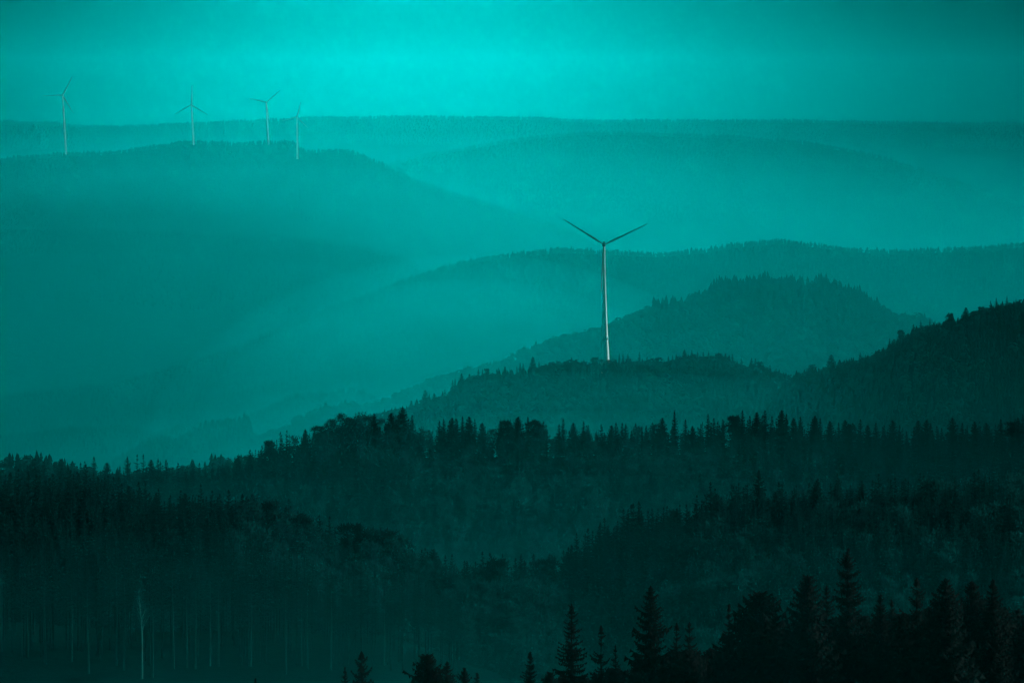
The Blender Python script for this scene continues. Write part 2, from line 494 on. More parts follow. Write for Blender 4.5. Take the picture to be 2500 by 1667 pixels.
def spruce(r, H, Wd, whorls=24, nb=6, seg=5, start=0.06, power=0.85, irregular=0.25, droop=0.25, up=0.25, fine=1.0, lean=0.0):
    """crown of a spruce: whorls of sagging boughs with upturned tips, each carrying side sprays"""
    tri = []
    top = H
    z0 = H * start
    lx, ly = lean * H, 0.3 * lean * H
    axis = lambda z: np.array([lx * (z / H) ** 1.5, ly * (z / H) ** 1.5, 0])
    phase = 0.0
    for w in range(whorls):
        t = (w + 0.3 * r.random()) / whorls
        z = z0 + (top - z0) * (t ** 0.92)
        if z > 0.985 * H:
            continue
        env = Wd * (1 - (z - z0) / (top - z0)) ** power
        env *= 1.0 - 0.35 * max(0, 0.16 - t) / 0.16
        gapfac = 1 - irregular * r.random()
        phase += 2.4
        n = max(3, int(nb * (1 - 0.35 * t) + r.random()))
        for b in range(n):
            L = max(0.05 * Wd, env * gapfac * (1 - irregular * 0.9 * r.random() ** 1.5))
            if r.random() < 0.06 * irregular * 4:
                L *= 0.35
            if r.random() < 0.05:
                L *= 1.22
            a = phase + 2 * math.pi * b / n + 0.5 * (r.random() - 0.5)
            ca, sa = math.cos(a), math.sin(a)
            out = np.array([ca, sa, 0]); side = np.array([-sa, ca, 0])
            zb = z + (r.random() - 0.5) * (H / whorls) * 0.7
            base = axis(z) + np.array([0, 0, zb])
            dr = droop * (1 - 0.9 * t) + 0.05 * (r.random() - .5) - 0.55 * max(0, t - 0.55)
            cur = lambda u: base + out * (L * u) + np.array([0, 0, L * (-dr * u + up * u ** 3)])
            wd = (0.26 + 0.08 * r.random()) * min(L, 0.55 * Wd) + 0.07 * Wd
            prev = cur(0)
            for k in range(seg):
                u0, u1 = k / seg, (k + 1) / seg
                c0, c1 = cur(u0), cur(u1)
                ww = wd * (1.15 - 0.85 * u1) * fine
                # two side sprays reaching forward
                for sg in (-1, 1):
                    tip = c0 + side * (sg * ww * (0.8 + 0.5 * r.random())) + out * (L / seg) * (0.6 + 0.6 * r.random()) + np.array([0, 0, (0.25 - 1.15 * r.random()) * ww])
                    tri.append((c0, c1, tip))
                # a hanging spray
                hh = ww * (0.55 + 0.75 * r.random())
                m = (c0 + c1) / 2 + out * (L / seg) * 0.25 * (r.random() - .2) - np.array([0, 0, hh]) + side * (0.3 * ww * (r.random() - .5))
                tri.append((c0, c1, m))
                m2 = c0 * 0.4 + c1 * 0.6 + out * (L / seg) * 0.9 * r.random() - np.array([0, 0, (0.9 * r.random() - 0.35) * hh]) + side * (0.9 * ww * (r.random() - .5))
                tri.append((c0 - np.array([0, 0, 0.25 * hh]), c1 + np.array([0, 0, 0.12 * hh]), m2))
            # upturned tip
            e = cur(1.0)
            tri.append((cur(0.86) + side * 0.12 * wd, cur(0.86) - side * 0.12 * wd, e + out * 0.10 * L + np.array([0, 0, 0.05 * L])))
    # leader
    for k in range(8):
        z = H * (0.93 + 0.068 * k / 8)
        c = axis(z) + np.array([0, 0, z])
        a = r.random() * 6.28
        wv = Wd * 0.10 * (1 - k / 9)
        d = np.array([math.cos(a), math.sin(a), 0])
        tri.append((c + d * wv, c - d * wv, axis(H) + np.array([0, 0, min(H, z + H * 0.045)])))
    T = np.array(tri)
    V = T.reshape(-1, 3)
    Fc = np.arange(len(V)).reshape(-1, 3)
    k = np.linspace(0, 1, 6)
    tr = tube([(lx * t ** 1.5, ly * t ** 1.5, H * 0.99 * t - 0.04 * H * (t == 0)) for t in k], 0.011 * H * (1 - 0.93 * k) + 0.001 * H, 6)
    return (V, Fc), tr


def broadleaf(r, H, Wd, clumps=26, per=26, start=0.28, size=0.055):
    """bare winter tree: trunk, forking limbs and a haze of fine twigs gathered in clumps"""
    wood = []
    k = np.linspace(0, 1, 5)
    jx = np.cumsum(r.normal(0, 0.012 * H, 5)); jy = np.cumsum(r.normal(0, 0.012 * H, 5)); jx[0] = jy[0] = 0
    tp = np.stack([jx, jy, H * 0.72 * k - 0.04 * H * (k == 0)], 1)
    wood.append(tube(tp, 0.02 * H * (1 - 0.75 * k), 6))
    tri = []
    for c in range(clumps):
        a = r.random() * 6.28
        ph = r.random()
        zc = H * (start + (1 - start) * (0.12 + 0.78 * ph))
        rad = Wd * math.sqrt(max(0.02, 1 - ((zc / H - (start + 0.42 * (1 - start))) / (0.62 * (1 - start))) ** 2)) * (0.25 + 0.65 * r.random())
        cc = np.array([rad * math.cos(a), rad * math.sin(a), zc])
        q = tp[min(4, int(5 * max(0.3, (zc / H - 0.2))))] * 1.0
        wood.append(limb(q, cc, 0.006 * H, 0.0015 * H, 3))
        cr = Wd * (0.26 + 0.22 * r.random())
        d = r.normal(0, 1, (per, 3)); d /= np.linalg.norm(d, axis=1)[:, None]
        rr = cr * r.random(per) ** 0.5
        p = cc + d * rr[:, None] * np.array([1, 1, 0.85])
        dirn = d * 0.7 + np.array([0, 0, 0.6]) + r.normal(0, 0.35, (per, 3))
        dirn /= np.linalg.norm(dirn, axis=1)[:, None]
        sd = np.cross(dirn, r.normal(0, 1, (per, 3))); sd /= np.linalg.norm(sd, axis=1)[:, None] + 1e-9
        L = H * size * (0.6 + 0.8 * r.random(per))[:, None]
        tri.append(np.stack([p + sd * L * 0.22, p - sd * L * 0.22, p + dirn * L * 1.5], 1))
    T = np.concatenate(tri); V = T.reshape(-1, 3)
    return (V, np.arange(len(V)).reshape(-1, 3)), merge(wood)


def pine_tall(r, H, Wd, start=0.52, clumps=22, per=30):
    """tall bare stem with a narrow, ragged crown high up"""
    k = np.linspace(0, 1, 7)
    jx = np.cumsum(r.normal(0, 0.003 * H, 7)); jx[0] = 0
    tp = np.stack([jx, 0 * jx, H * 0.97 * k - 0.03 * H * (k == 0)], 1)
    wood = [tube(tp, 0.0105 * H * (1 - 0.8 * k), 7)]
    for q in range(7):
        z = H * (0.25 + 0.35 * r.random()); a = r.random() * 6.28; l = H * 0.03 * (0.5 + r.random())
        wood.append(limb((np.interp(z, tp[:, 2], tp[:, 0]), 0, z), (np.interp(z, tp[:, 2], tp[:, 0]) + l * math.cos(a), l * math.sin(a), z + 0.2 * l), 0.0022 * H, 0.0008 * H, 3))
    (v, f), _ = spruce(r, H, Wd, 18, 6, 4, start, 0.7, 0.5, 0.15, 0.2, 1.1)
    v = v + np.stack([np.interp(v[:, 2], tp[:, 2], tp[:, 0]), 0 * v[:, 2], 0 * v[:, 2]], 1)
    return (v, f), merge(wood)


# simple distant trees for hills many kilometres away
def far_conifer(r, tiers=5, n=7):
    tri = []
    for k in range(tiers):
        t0 = k / tiers
        zb = 0.06 + 0.94 * t0; zt = min(1.0, zb + 0.94 / tiers * 1.9)
        rad = 0.19 * (1 - t0) ** 0.8 + 0.012
        ph = r.random() * 6.28
        for j in range(n):
            a0 = ph + 6.283 * j / n; a1 = ph + 6.283 * (j + 0.8) / n
            q0, q1 = rad * (0.6 + 0.6 * r.random()), rad * (0.6 + 0.6 * r.random())
            tri.append(((q0 * math.cos(a0), q0 * math.sin(a0), zb - 0.03 * r.random()), (q1 * math.cos(a1), q1 * math.sin(a1), zb - 0.03 * r.random()), (0, 0, zt)))
    V = np.array(tri).reshape(-1, 3)
    return V, np.arange(len(V)).reshape(-1, 3)


def far_broad(r, n=46):
    d = r.normal(0, 1, (n, 3)); d[:, 2] = np.abs(d[:, 2]) * 1.0 - 0.25
    d /= np.linalg.norm(d, axis=1)[:, None]
    p = d * np.array([0.32, 0.32, 0.52]) * (0.72 + 0.35 * r.random(n))[:, None] + np.array([0, 0, 0.42])
    a = np.cross(d, r.normal(0, 1, (n, 3))); a /= np.linalg.norm(a, axis=1)[:, None]
    b = np.cross(d, a)
    s = 0.13
    T = np.stack([p + a * s, p - 0.5 * a * s + b * s, p - 0.5 * a * s - b * s], 1)
    tr = np.array([[(-.02, 0, -0.02), (.02, 0, -0.02), (0, 0, 0.6)], [(0, -.02, -0.02), (0, .02, -0.02), (0, 0, 0.6)]])
    V = np.concatenate([T, tr]).reshape(-1, 3)
    return V, np.arange(len(V)).reshape(-1, 3)


def scatter_mass(name, label, protos, kinds, X, Y, Z, Hs, Ws, r, cat=None, tones=None, mats=(M_needle_m, M_leaf_m)):
    """many trees as one object: protos[k] = list of (V, F) of unit height; kinds gives k for each tree"""
    Vs = []; Fs = []; mi = []; tn = []; o = 0
    for k, pl in enumerate(protos):
        for vi, (v, f) in enumerate(pl):
            sel = np.where((kinds == k) & (VAR(len(X)) % len(pl) == vi))[0]
            if len(sel) == 0:
                continue
            a = r.random(len(sel)) * 6.283
            ca, sa = np.cos(a)[:, None], np.sin(a)[:, None]
            vx = (v[None, :, 0] * ca - v[None, :, 1] * sa) * Ws[sel][:, None] + X[sel][:, None]
            vy = (v[None, :, 0] * sa + v[None, :, 1] * ca) * Ws[sel][:, None] + Y[sel][:, None]
            vz = v[None, :, 2] * Hs[sel][:, None] + Z[sel][:, None]
            Vs.append(np.stack([vx, vy, vz], 2).reshape(-1, 3))
            Fs.append((f[None] + (np.arange(len(sel)) * len(v))[:, None, None] + o).reshape(-1, 3))
            mi.append(np.full(len(sel) * len(f), k))
            tt = (tones[sel] if tones is not None else r.random(len(sel)))
            tn.append(np.repeat(tt, len(v)))
            o += len(sel) * len(v)
    if not Vs:
        return None
    me = mesh_np(name, np.concatenate(Vs), np.concatenate(Fs), mats, np.concatenate(mi), np.concatenate(tn))
    ob = link(name, me)
    tag(ob, label, cat or 'forest', kind='stuff')
    return ob


_vr = np.random.default_rng(5).integers(0, 1 << 20, 200000)
VAR = lambda n: _vr[:n]

pr = np.random.default_rng(21)
FARP = [[far_conifer(pr, 5, 7) for _ in range(4)], [far_broad(pr) for _ in range(4)]]
VFARP = [[far_conifer(pr, 3, 5) for _ in range(3)], [far_broad(pr, 18) for _ in range(3)]]


def wood(ridge, label, spacing, depth_f, depth_b, H, mix, protos, seed, xr=(-700, 3200), wfac=1.0, avoid=None, hvar=0.28, ylim=None, mats=None):
    """fill a ridge's face with forest; mix(x, s) -> share of bare broadleaf trees"""
    r = np.random.default_rng(seed)
    d = float(np.mean(ridge.dist(np.array([W_PX / 2]))))
    width = (xr[1] - xr[0]) / F_PX * d
    nxx = int(width / spacing); nss = int((depth_f + depth_b) / spacing)
    xs, ss = np.meshgrid(np.linspace(xr[0], xr[1], nxx), np.linspace(-depth_f, depth_b, nss))
    xs = (xs + r.normal(0, 0.38, xs.shape) * (xr[1] - xr[0]) / nxx).ravel()
    ss = (ss + r.normal(0, 0.38, ss.shape) * spacing).ravel()
    if d > 5000:                                           # the crest itself stands closer together
        ne = nxx * 3
        xs = np.concatenate([xs, r.uniform(xr[0], xr[1], ne)])
        ss = np.concatenate([ss, r.uniform(-1.6 * spacing, 0.5 * spacing, ne)])
    X, Y, Z = ridge.pt(xs, ss)
    keep = r.random(len(xs)) < 0.93
    if ylim is not None:
        keep &= ylim(xs, ss)
    if avoid is not None:
        for ax, ar in avoid:
            keep &= ~((np.abs(xs - ax) < ar) & (np.abs(ss) < 12))
    X, Y, Z, xs, ss = X[keep], Y[keep], Z[keep], xs[keep], ss[keep]
    m = np.clip(mix(xs, ss), 0, 1)
    kind = (r.random(len(X)) < m).astype(int)
    hs = H * (1 + hvar * (r.normal(0, 0.55, len(X)) + 0.9 * fbm(X / (5 * spacing) + 11, Y / (5 * spacing) + 5, 2))) * np.where(kind == 1, 0.88, 1.0)
    hs = np.clip(hs, 0.68 * H, 1.5 * H)
    ws = hs * wfac * (0.85 + 0.3 * r.random(len(X))) * np.where(kind == 1, 1.05, 1.0)
    tones = np.clip(0.5 + 0.28 * r.normal(0, 1, len(X)) + 0.25 * fbm(X / (6 * spacing), Y / (6 * spacing), 2), 0, 1)
    return scatter_mass("forest", label, protos, kind, X, Y, Z, hs, ws, r, tones=tones, mats=mats or ((M_needle_f, M_leaf_f) if protos is VFARP else (M_needle_m, M_leaf_m)))


patch = lambda sx, ss_, off, base, amp: (lambda x, s: base + amp * fbm(np.asarray(x) / sx + off, np.asarray(s) / ss_ + off, 2))

wood(A, 'thin jagged forest edge along the farthest ridge under the sky', 22, 700, 40, 20, patch(300, 90, 1, .25, .5), VFARP, 1, wfac=1.1)
wood(A2, 'pale forest on the broad far hill just below the skyline', 26, 1500, 60, 19, patch(300, 200, 2, .3, .5), VFARP, 2, (600, 2900), 1.2)
wood(B, 'hazy forest on the hill where the four small turbines stand', 17, 700, 60, 14, patch(260, 200, 3, .35, .6), VFARP, 3, (-700, 1500), 1.2)
wood(C, 'hazy forest on the low hill at the left below the small turbines', 17, 600, 60, 13, patch(260, 200, 4, .35, .6), VFARP, 4, (-700, 1300), 1.2)
wood(Dl, 'hazy forest on the long middle ridge behind the large turbine', 15, 620, 60, 14, patch(200, 160, 5, .35, .6), VFARP, 5, (-700, 3200), 1.2)
wood(F1, 'faint wood on the valley floor at the far left', 14, 160, 60, 15, patch(60, 60, 6, .3, .6), VFARP, 6, (-700, 480), 1.2)
wood(F3, 'faint wood climbing to a small knoll left of centre', 14, 200, 60, 15, patch(60, 60, 7, .4, .6), VFARP, 7, (350, 1050), 1.2)
wood(F2, 'darker square-ended wood on the hazy valley floor', 12, 140, 50, 15, patch(60, 60, 8, .1, .5), FARP, 8, (280, 640), 1.2)
wood(E, 'forest covering the rounded hill behind the large turbine', 13, 620, 50, 20, lambda x, s: np.where(x < 1560, 0.9, 0.42) + 0.5 * fbm(x / 90.0, s / 80.0, 2) + 0.5 * (s < -150), FARP, 9, (500, 3000), 1.15)
wood(E, 'tall conifers standing in clumps along the rounded hilltop', 8, 22, 4, 27, lambda x, s: 0 * x, FARP, 19, (1480, 2260), 0.95, ylim=lambda x, s: fbm(x / 38.0, 0 * x + 3, 2) > 0.02)
wood(G, 'forest on the hill at the foot of the large turbine', 8.0, 420, 40, 14.5, lambda x, s: 0.55 + 0.7 * fbm(x / 70.0 + 2, s / 60.0, 2) + 0.3 * ((x > 1320) & (x < 1480)), FARP, 10, (780, 2700), 1.1, hvar=0.2)
wood(G2, 'dark forest on the hill rising at the right edge', 7.0, 330, 40, 11.5, lambda x, s: 0.30 + 0.7 * fbm(x / 60.0 + 4, s / 60.0, 2), FARP, 11, (1550, 3200), 1.15, hvar=0.2)
wood(F5, 'low misty wood peeping over the near ridge at the left', 7, 60, 30, 10, patch(60, 60, 9, .5, .6), FARP, 12, (-500, 760), 1.2)

# ------------------------------------------------------------------ wind turbines
def lathe(prof, n=24, cap=True):
    V = []; Fc = []
    for (r_, z) in prof:
        for j in range(n):
            a = 2 * math.pi * j / n
            V.append((r_ * math.cos(a), r_ * math.sin(a), z))
    for k in range(len(prof) - 1):
        for j in range(n):
            a = k * n + j; b = k * n + (j + 1) % n
            Fc += [(a, b, b + n), (a, b + n, a + n)]
    return np.array(V), np.array(Fc)


def blade_mesh(L, chord, bend=0.02, pitch=0.5):
    """root at origin, span along +Z, rotor axis along Y"""
    st = [0, .03, .08, .16, .22, .35, .5, .65, .8, .92, .98, 1.0]
    ch = [.50, .50, .62, .92, 1.0, .84, .70, .58, .48, .40, .30, .12]
    th = [.50, .50, .44, .34, .27, .18, .12, .085, .06, .04, .03, .01]
    tw = [0, 0, .10, .30, .34, .26, .18, .12, .07, .03, .0, .0]
    V = []; Fc = []; n = 10
    for s, c, t, w in zip(st, ch, th, tw):
        ang = pitch + w
        ca, sa = math.cos(ang), math.sin(ang)
        for j in range(n):
            a = 2 * math.pi * j / n
            x = chord * c * 0.5 * math.cos(a) + chord * c * 0.12
            y = chord * t * 0.5 * math.sin(a)
            V.append((x * ca - y * sa, x * sa + y * ca - bend * L * s * s, L * s))
    for k in range(len(st) - 1):
        for j in range(n):
            a = k * n + j; b = k * n + (j + 1) % n
            Fc += [(a, b, b + n), (a, b + n, a + n)]
    return np.array(V), np.array(Fc)


def bevbox(cx, cy, cz, sx, sy, sz, bev=0.12):
    import bmesh
    bm = bmesh.new()
    bmesh.ops.create_cube(bm, size=1.0)
    for v in bm.verts:
        v.co = Vector((v.co.x * sx + cx, v.co.y * sy + cy, v.co.z * sz + cz))
    bmesh.ops.bevel(bm, geom=bm.edges[:], offset=bev * min(sx, sz), segments=3, affect='EDGES', profile=0.5)
    return bm


def turbine(label, X, Y, Zb, hub, top_r, base_r, rotor, angles, lean=0.0, yaw=0.0, group=None, concrete=0.0, chord=3.0, ring=False, pitch=0.5):
    root = bpy.data.objects.new("wind_turbine", None)
    root.empty_display_size = 5
    COL.objects.link(root)
    root.location = (X, Y, Zb)
    root.rotation_euler = (0, -lean, 0)
    tag(root, label, 'wind turbine', group)
    hz = hub - 1.6
    PW = M_white if concrete else M_faint
    if concrete > 0:
        zc = concrete
        rc = base_r * 0.68
        v, f = lathe([(base_r * 1.06, -6), (base_r, 0), (base_r * 0.92, zc * 0.25), (base_r * 0.82, zc * .6), (rc, zc)], 32)
        link("tower_base", mesh_np("tower_base", v, f, (M_concrete,), smooth=True), root)
        v, f = lathe([(rc + 0.02, zc), (rc + 0.16, zc), (rc + 0.16, zc + 3.4), (rc * 0.93, zc + 3.4)], 32)
        link("tower_ring", mesh_np("tower_ring", v, f, (M_ring,), smooth=True), root)
        v, f = lathe([(rc * 0.93, zc + 3.4), (rc * 0.66, zc + (hz - zc) * .35), (top_r * 1.12, zc + (hz - zc) * .7), (top_r, hz)], 32)
    else:
        v, f = lathe([(base_r, -8), (base_r * 0.93, hz * .2), (base_r * .5 + top_r * .5, hz * .6), (top_r, hz)], 24)
    link("tower", mesh_np("tower", v, f, (PW,), smooth=True), root)
    # nacelle: behind the tower axis (+Y is away from us); the rotor is upwind on the far side
    Ms = Matrix.Translation((0, 0, hub)) @ Matrix.Rotation(yaw, 4, 'Z')
    k = rotor / 52.0
    bm = bevbox(0, -1.6 * k, 0.3, 3.7 * k, 9.5 * k, 3.8 * k)
    me = bpy.data.meshes.new("nacelle"); bm.to_mesh(me); bm.free(); me.materials.append(M_dark if concrete else M_greyw)
    nac = link("nacelle", me, root); nac.matrix_local = Ms
    bm = bevbox(0, -4.0 * k, 2.9 * k, 2.4 * k, 2.6 * k, 1.3 * k)
    me = bpy.data.meshes.new("cooler"); bm.to_mesh(me); bm.free(); me.materials.append(M_dark if concrete else M_greyw)
    cl = link("cooler", me, nac)
    v, f = lathe([(0.02, 2.6 * k), (0.9 * k, 2.3 * k), (1.5 * k, 1.4 * k), (1.75 * k, 0.2 * k), (1.75 * k, -1.6 * k), (1.2 * k, -2.0 * k), (0.02, -2.0 * k)], 20)
    hubo = link("hub", mesh_np("hub", v, f, (M_dark if concrete else M_greyw,), smooth=True), root)
    hubo.matrix_local = Ms @ Matrix.Translation((0, 5.0 * k, 0)) @ Matrix.Rotation(-math.pi / 2, 4, 'X')
    v, f = blade_mesh(rotor - 1.0 * k, chord, 0.02, pitch)
    bme = mesh_np("blade", v, f, (M_greyw,), smooth=True)
    for a in angles:
        b = link("blade", bme, root)
        # a is the angle in the picture, counter-clockwise from the right
        b.matrix_local = Ms @ Matrix.Translation((0, 5.0 * k, 0)) @ Matrix.Rotation(math.pi / 2 - R_(a), 4, 'Y') @ Matrix.Translation((0, 0, 1.0 * k))
    return root


def place_turbine(label, x, yhub, ybase, d, **kw):
    X, Y, Zb = P(x, ybase + kw.pop('sink', 0), d)
    _, _, Zh = P(x, yhub, d)
    return turbine(label, X, Y, Zb, Zh - Zb, **kw)


place_turbine('large white wind turbine rising from the wooded hill, its right edge sunlit', 1477.5, 598, 884, 6014.0, sink=14,
              top_r=1.15, base_r=4.9, rotor=51.5, angles=(147.2, 25.2, 266.2), lean=0.011, concrete=30.0, chord=2.3, pitch=-0.6, group='wind turbines')
far_label = ['leftmost small wind turbine, with one blade pointing level to the left',
             'small hazy wind turbine second from the left, one blade pointing straight up',
             'small hazy wind turbine third from the left, one blade reaching up right',
             'faint wind turbine fourth from the left, its hub level with the far skyline']
for lab, (x, yh, yb, rot, ang, lean, topr, baser) in zip(far_label, (
        (160.5, 233, 367, 52.0, (179.5, 60.0, 298.5), 0.052, 1.7, 2.8),
        (472.0, 256, 344, 48.5, (85.5, 207.5, 325.0), 0.050, 1.6, 2.6),
        (655.0, 250.5, 347, 44.0, (38.0, 164.0, 277.0), 0.050, 1.6, 2.7),
        (725.8, 286, 379, 38.0, (75.0, 195.0, 315.0), 0.010, 1.7, 2.9))):
    d = float(B.dist(x)) - (60 if x < 700 else 230)
    place_turbine(lab, x, yh, yb, d, sink=4, top_r=topr, base_r=baser, rotor=rot / F_PX * d, angles=ang, lean=lean, chord=5.0, group='wind turbines', pitch=0.25)

# ------------------------------------------------------------------ forest close by, as masses
def protos_spruce(seed, n, whorls, nb, seg, **kw):   # noqa
    r = np.random.default_rng(seed); out = []
    for k in range(n):
        (v, f), (tv, tf) = spruce(r, 1.0, 1.0 * kw.get('w', 0.27) * (0.85 + 0.3 * r.random()), whorls, nb, seg, start=kw.get('start', 0.08), power=kw.get('power', 0.72), irregular=kw.get('irr', 0.3), fine=kw.get('fine', 1.25))
        v, f = merge([(v, f), (tv, tf)])
        out.append((v, f))
    return out


def protos_broad(seed, n, clumps, per, **kw):
    r = np.random.default_rng(seed); out = []
    for k in range(n):
        (v, f), (tv, tf) = broadleaf(r, 1.0, kw.get('w', 0.24), clumps, per, start=kw.get('start', 0.25), size=kw.get('size', 0.06))
        out.append(merge([(v, f), (tv, tf)]))
    return out


NEARP = [protos_spruce(31, 6, 12, 5, 2), protos_broad(32, 5, 14, 14, size=0.075)]
MIDP = [protos_spruce(33, 6, 16, 5, 3), protos_broad(34, 5, 18, 22, size=0.055)]

near_mix = lambda x, s: np.where((x > 780) & (x < 990) & (s > -40), 0.65, np.where((x > 1060) & (x < 1750) & (s < -35 - 14 * vnoise(x / 60.0, 0 * x)), 0.62, np.where(s < -60, 0.30, 0.10))) + 0.55 * fbm(x / 80.0, s / 25.0, 2) - 0.25 * (x > 1900) - 0.3 * (x < 480)
wood(HH, 'dark mixed forest covering the near ridge below its tree tips', 4.0, 250, 24, 8.2, near_mix, NEARP, 41, (-450, 2950), 1.0, hvar=0.22)
lf_mix = lambda x, s: np.where((x > 560) & (s > -110), 0.45, -0.25) + 0.5 * fbm(x / 90.0 + 5, s / 40.0, 2)
wood(II, 'dark dense spruce forest filling the lower left slope', 3.7, 265, 20, 10.0, lf_mix, MIDP, 42, (-450, 1480), 1.0, hvar=0.25)
rs_mix = lambda x, s: np.where(s < -25, 0.22, 0.08) + 0.6 * fbm(x / 110.0 + 9, s / 45.0, 2)
wood(JJ, 'dark mixed forest on the slope behind the foreground spruces at right', 4.0, 330, 20, 10.0, rs_mix, MIDP, 43, (1120, 2950), 1.0, hvar=0.25)

# ------------------------------------------------------------------ single trees
ORD = ['first', 'second', 'third', 'fourth', 'fifth', 'sixth', 'seventh', 'eighth', 'ninth', 'tenth', 'eleventh', 'twelfth', 'thirteenth',
       'fourteenth', 'fifteenth', 'sixteenth', 'seventeenth', 'eighteenth', 'nineteenth']
TENS = {20: 'twent', 30: 'thirt', 40: 'fort', 50: 'fift', 60: 'sixt', 70: 'sevent', 80: 'eight', 90: 'ninet'}


def ordinal(n):
    if n < 20:
        return ORD[n - 1]
    if n >= 100:
        return ('hundredth' if n == 100 else 'hundred and ' + ordinal(n - 100))
    t, u = n // 10 * 10, n % 10
    return TENS[t] + 'ieth' if u == 0 else TENS[t] + 'y-' + ORD[u - 1]


def two(name, parts, mats):
    (c, tr) = parts
    return mesh_np(name + "_crown", c[0], c[1], (mats[0],)), mesh_np(name + "_trunk", tr[0], tr[1], (mats[1],), smooth=True)


r_ = np.random.default_rng(61)
SPR = {'normal': [two('spruce', spruce(r_, 1.0, 0.27, 22, 7, 3, 0.08, 0.75, 0.28, fine=1.2), (M_needle, M_bark)) for _ in range(5)],
       'slim': [two('spruce', spruce(r_, 1.0, 0.20, 24, 7, 3, 0.10, 0.68, 0.25, fine=1.2), (M_needle, M_bark)) for _ in range(4)],
       'sparse': [two('spruce', spruce(r_, 1.0, 0.26, 15, 6, 4, 0.12, 0.7, 0.5, fine=0.9), (M_needle, M_bark)) for _ in range(3)],
       'dense': [two('spruce', spruce(r_, 1.0, 0.32, 24, 9, 3, 0.05, 0.60, 0.22, fine=1.3), (M_needle, M_bark)) for _ in range(3)]}
BRD = [two('broadleaf', broadleaf(r_, 1.0, 0.24, 26, 34, 0.25, 0.042), (M_leaf, M_bark)) for _ in range(4)]
RND = [two('pine', broadleaf(r_, 1.0, 0.20, 24, 44, 0.40, 0.05), (M_needle, M_bark)) for _ in range(3)]


def tree(name, meshes, X, Y, Z, H, Wf, rot, label, cat, group):
    root = bpy.data.objects.new(name, None)
    root.empty_display_size = 0.5
    COL.objects.link(root)
    root.location = (X, Y, Z); root.rotation_euler = (0, 0, rot); root.scale = (H * Wf, H * Wf, H)
    tag(root, label, cat, group)
    link("crown", meshes[0], root)
    link("trunk", meshes[1], root)
    return root


def skyline(ridge, tips, seed, place, group, srange=(-6, 2), minh=5.0):
    """trees whose tips stand at given places of the skyline; one thing each"""
    r = np.random.default_rng(seed)
    tips = sorted(tips)
    for k, tp in enumerate(tips):
        x, y = tp[0], tp[1]
        kd = tp[2] if len(tp) > 2 else ('normal' if r.random() < .6 else 'slim')
        wf = tp[3] if len(tp) > 3 else 1.0
        s = r.uniform(*srange)
        X, Y, Z = [float(q) for q in ridge.pt(x, s)]
        H = max(minh, float(Zof(y, Y)) - Z)
        if kd == 'b':
            ms, nm, ct, adj = BRD[r.integers(len(BRD))], 'broadleaf_tree', 'broadleaf tree', 'bare rounded tree'
        elif kd == 'r':
            ms, nm, ct, adj = RND[r.integers(len(RND))], 'pine_tree', 'pine tree', 'round-topped dark pine'
        else:
            ms = SPR[kd][r.integers(len(SPR[kd]))]; nm, ct = 'spruce_tree', 'spruce tree'
            adj = {'normal': 'pointed dark spruce', 'slim': 'slim dark spruce', 'sparse': 'thin-branched dark spruce', 'dense': 'broad dark spruce'}[kd]
        tree(nm, ms, X, Y, Z - 0.02 * H, H * 1.02, wf * r.uniform(.92, 1.1), r.uniform(0, 6.28), f'{adj}, {ordinal(k + 1)} tree from the left {place}', ct, group)


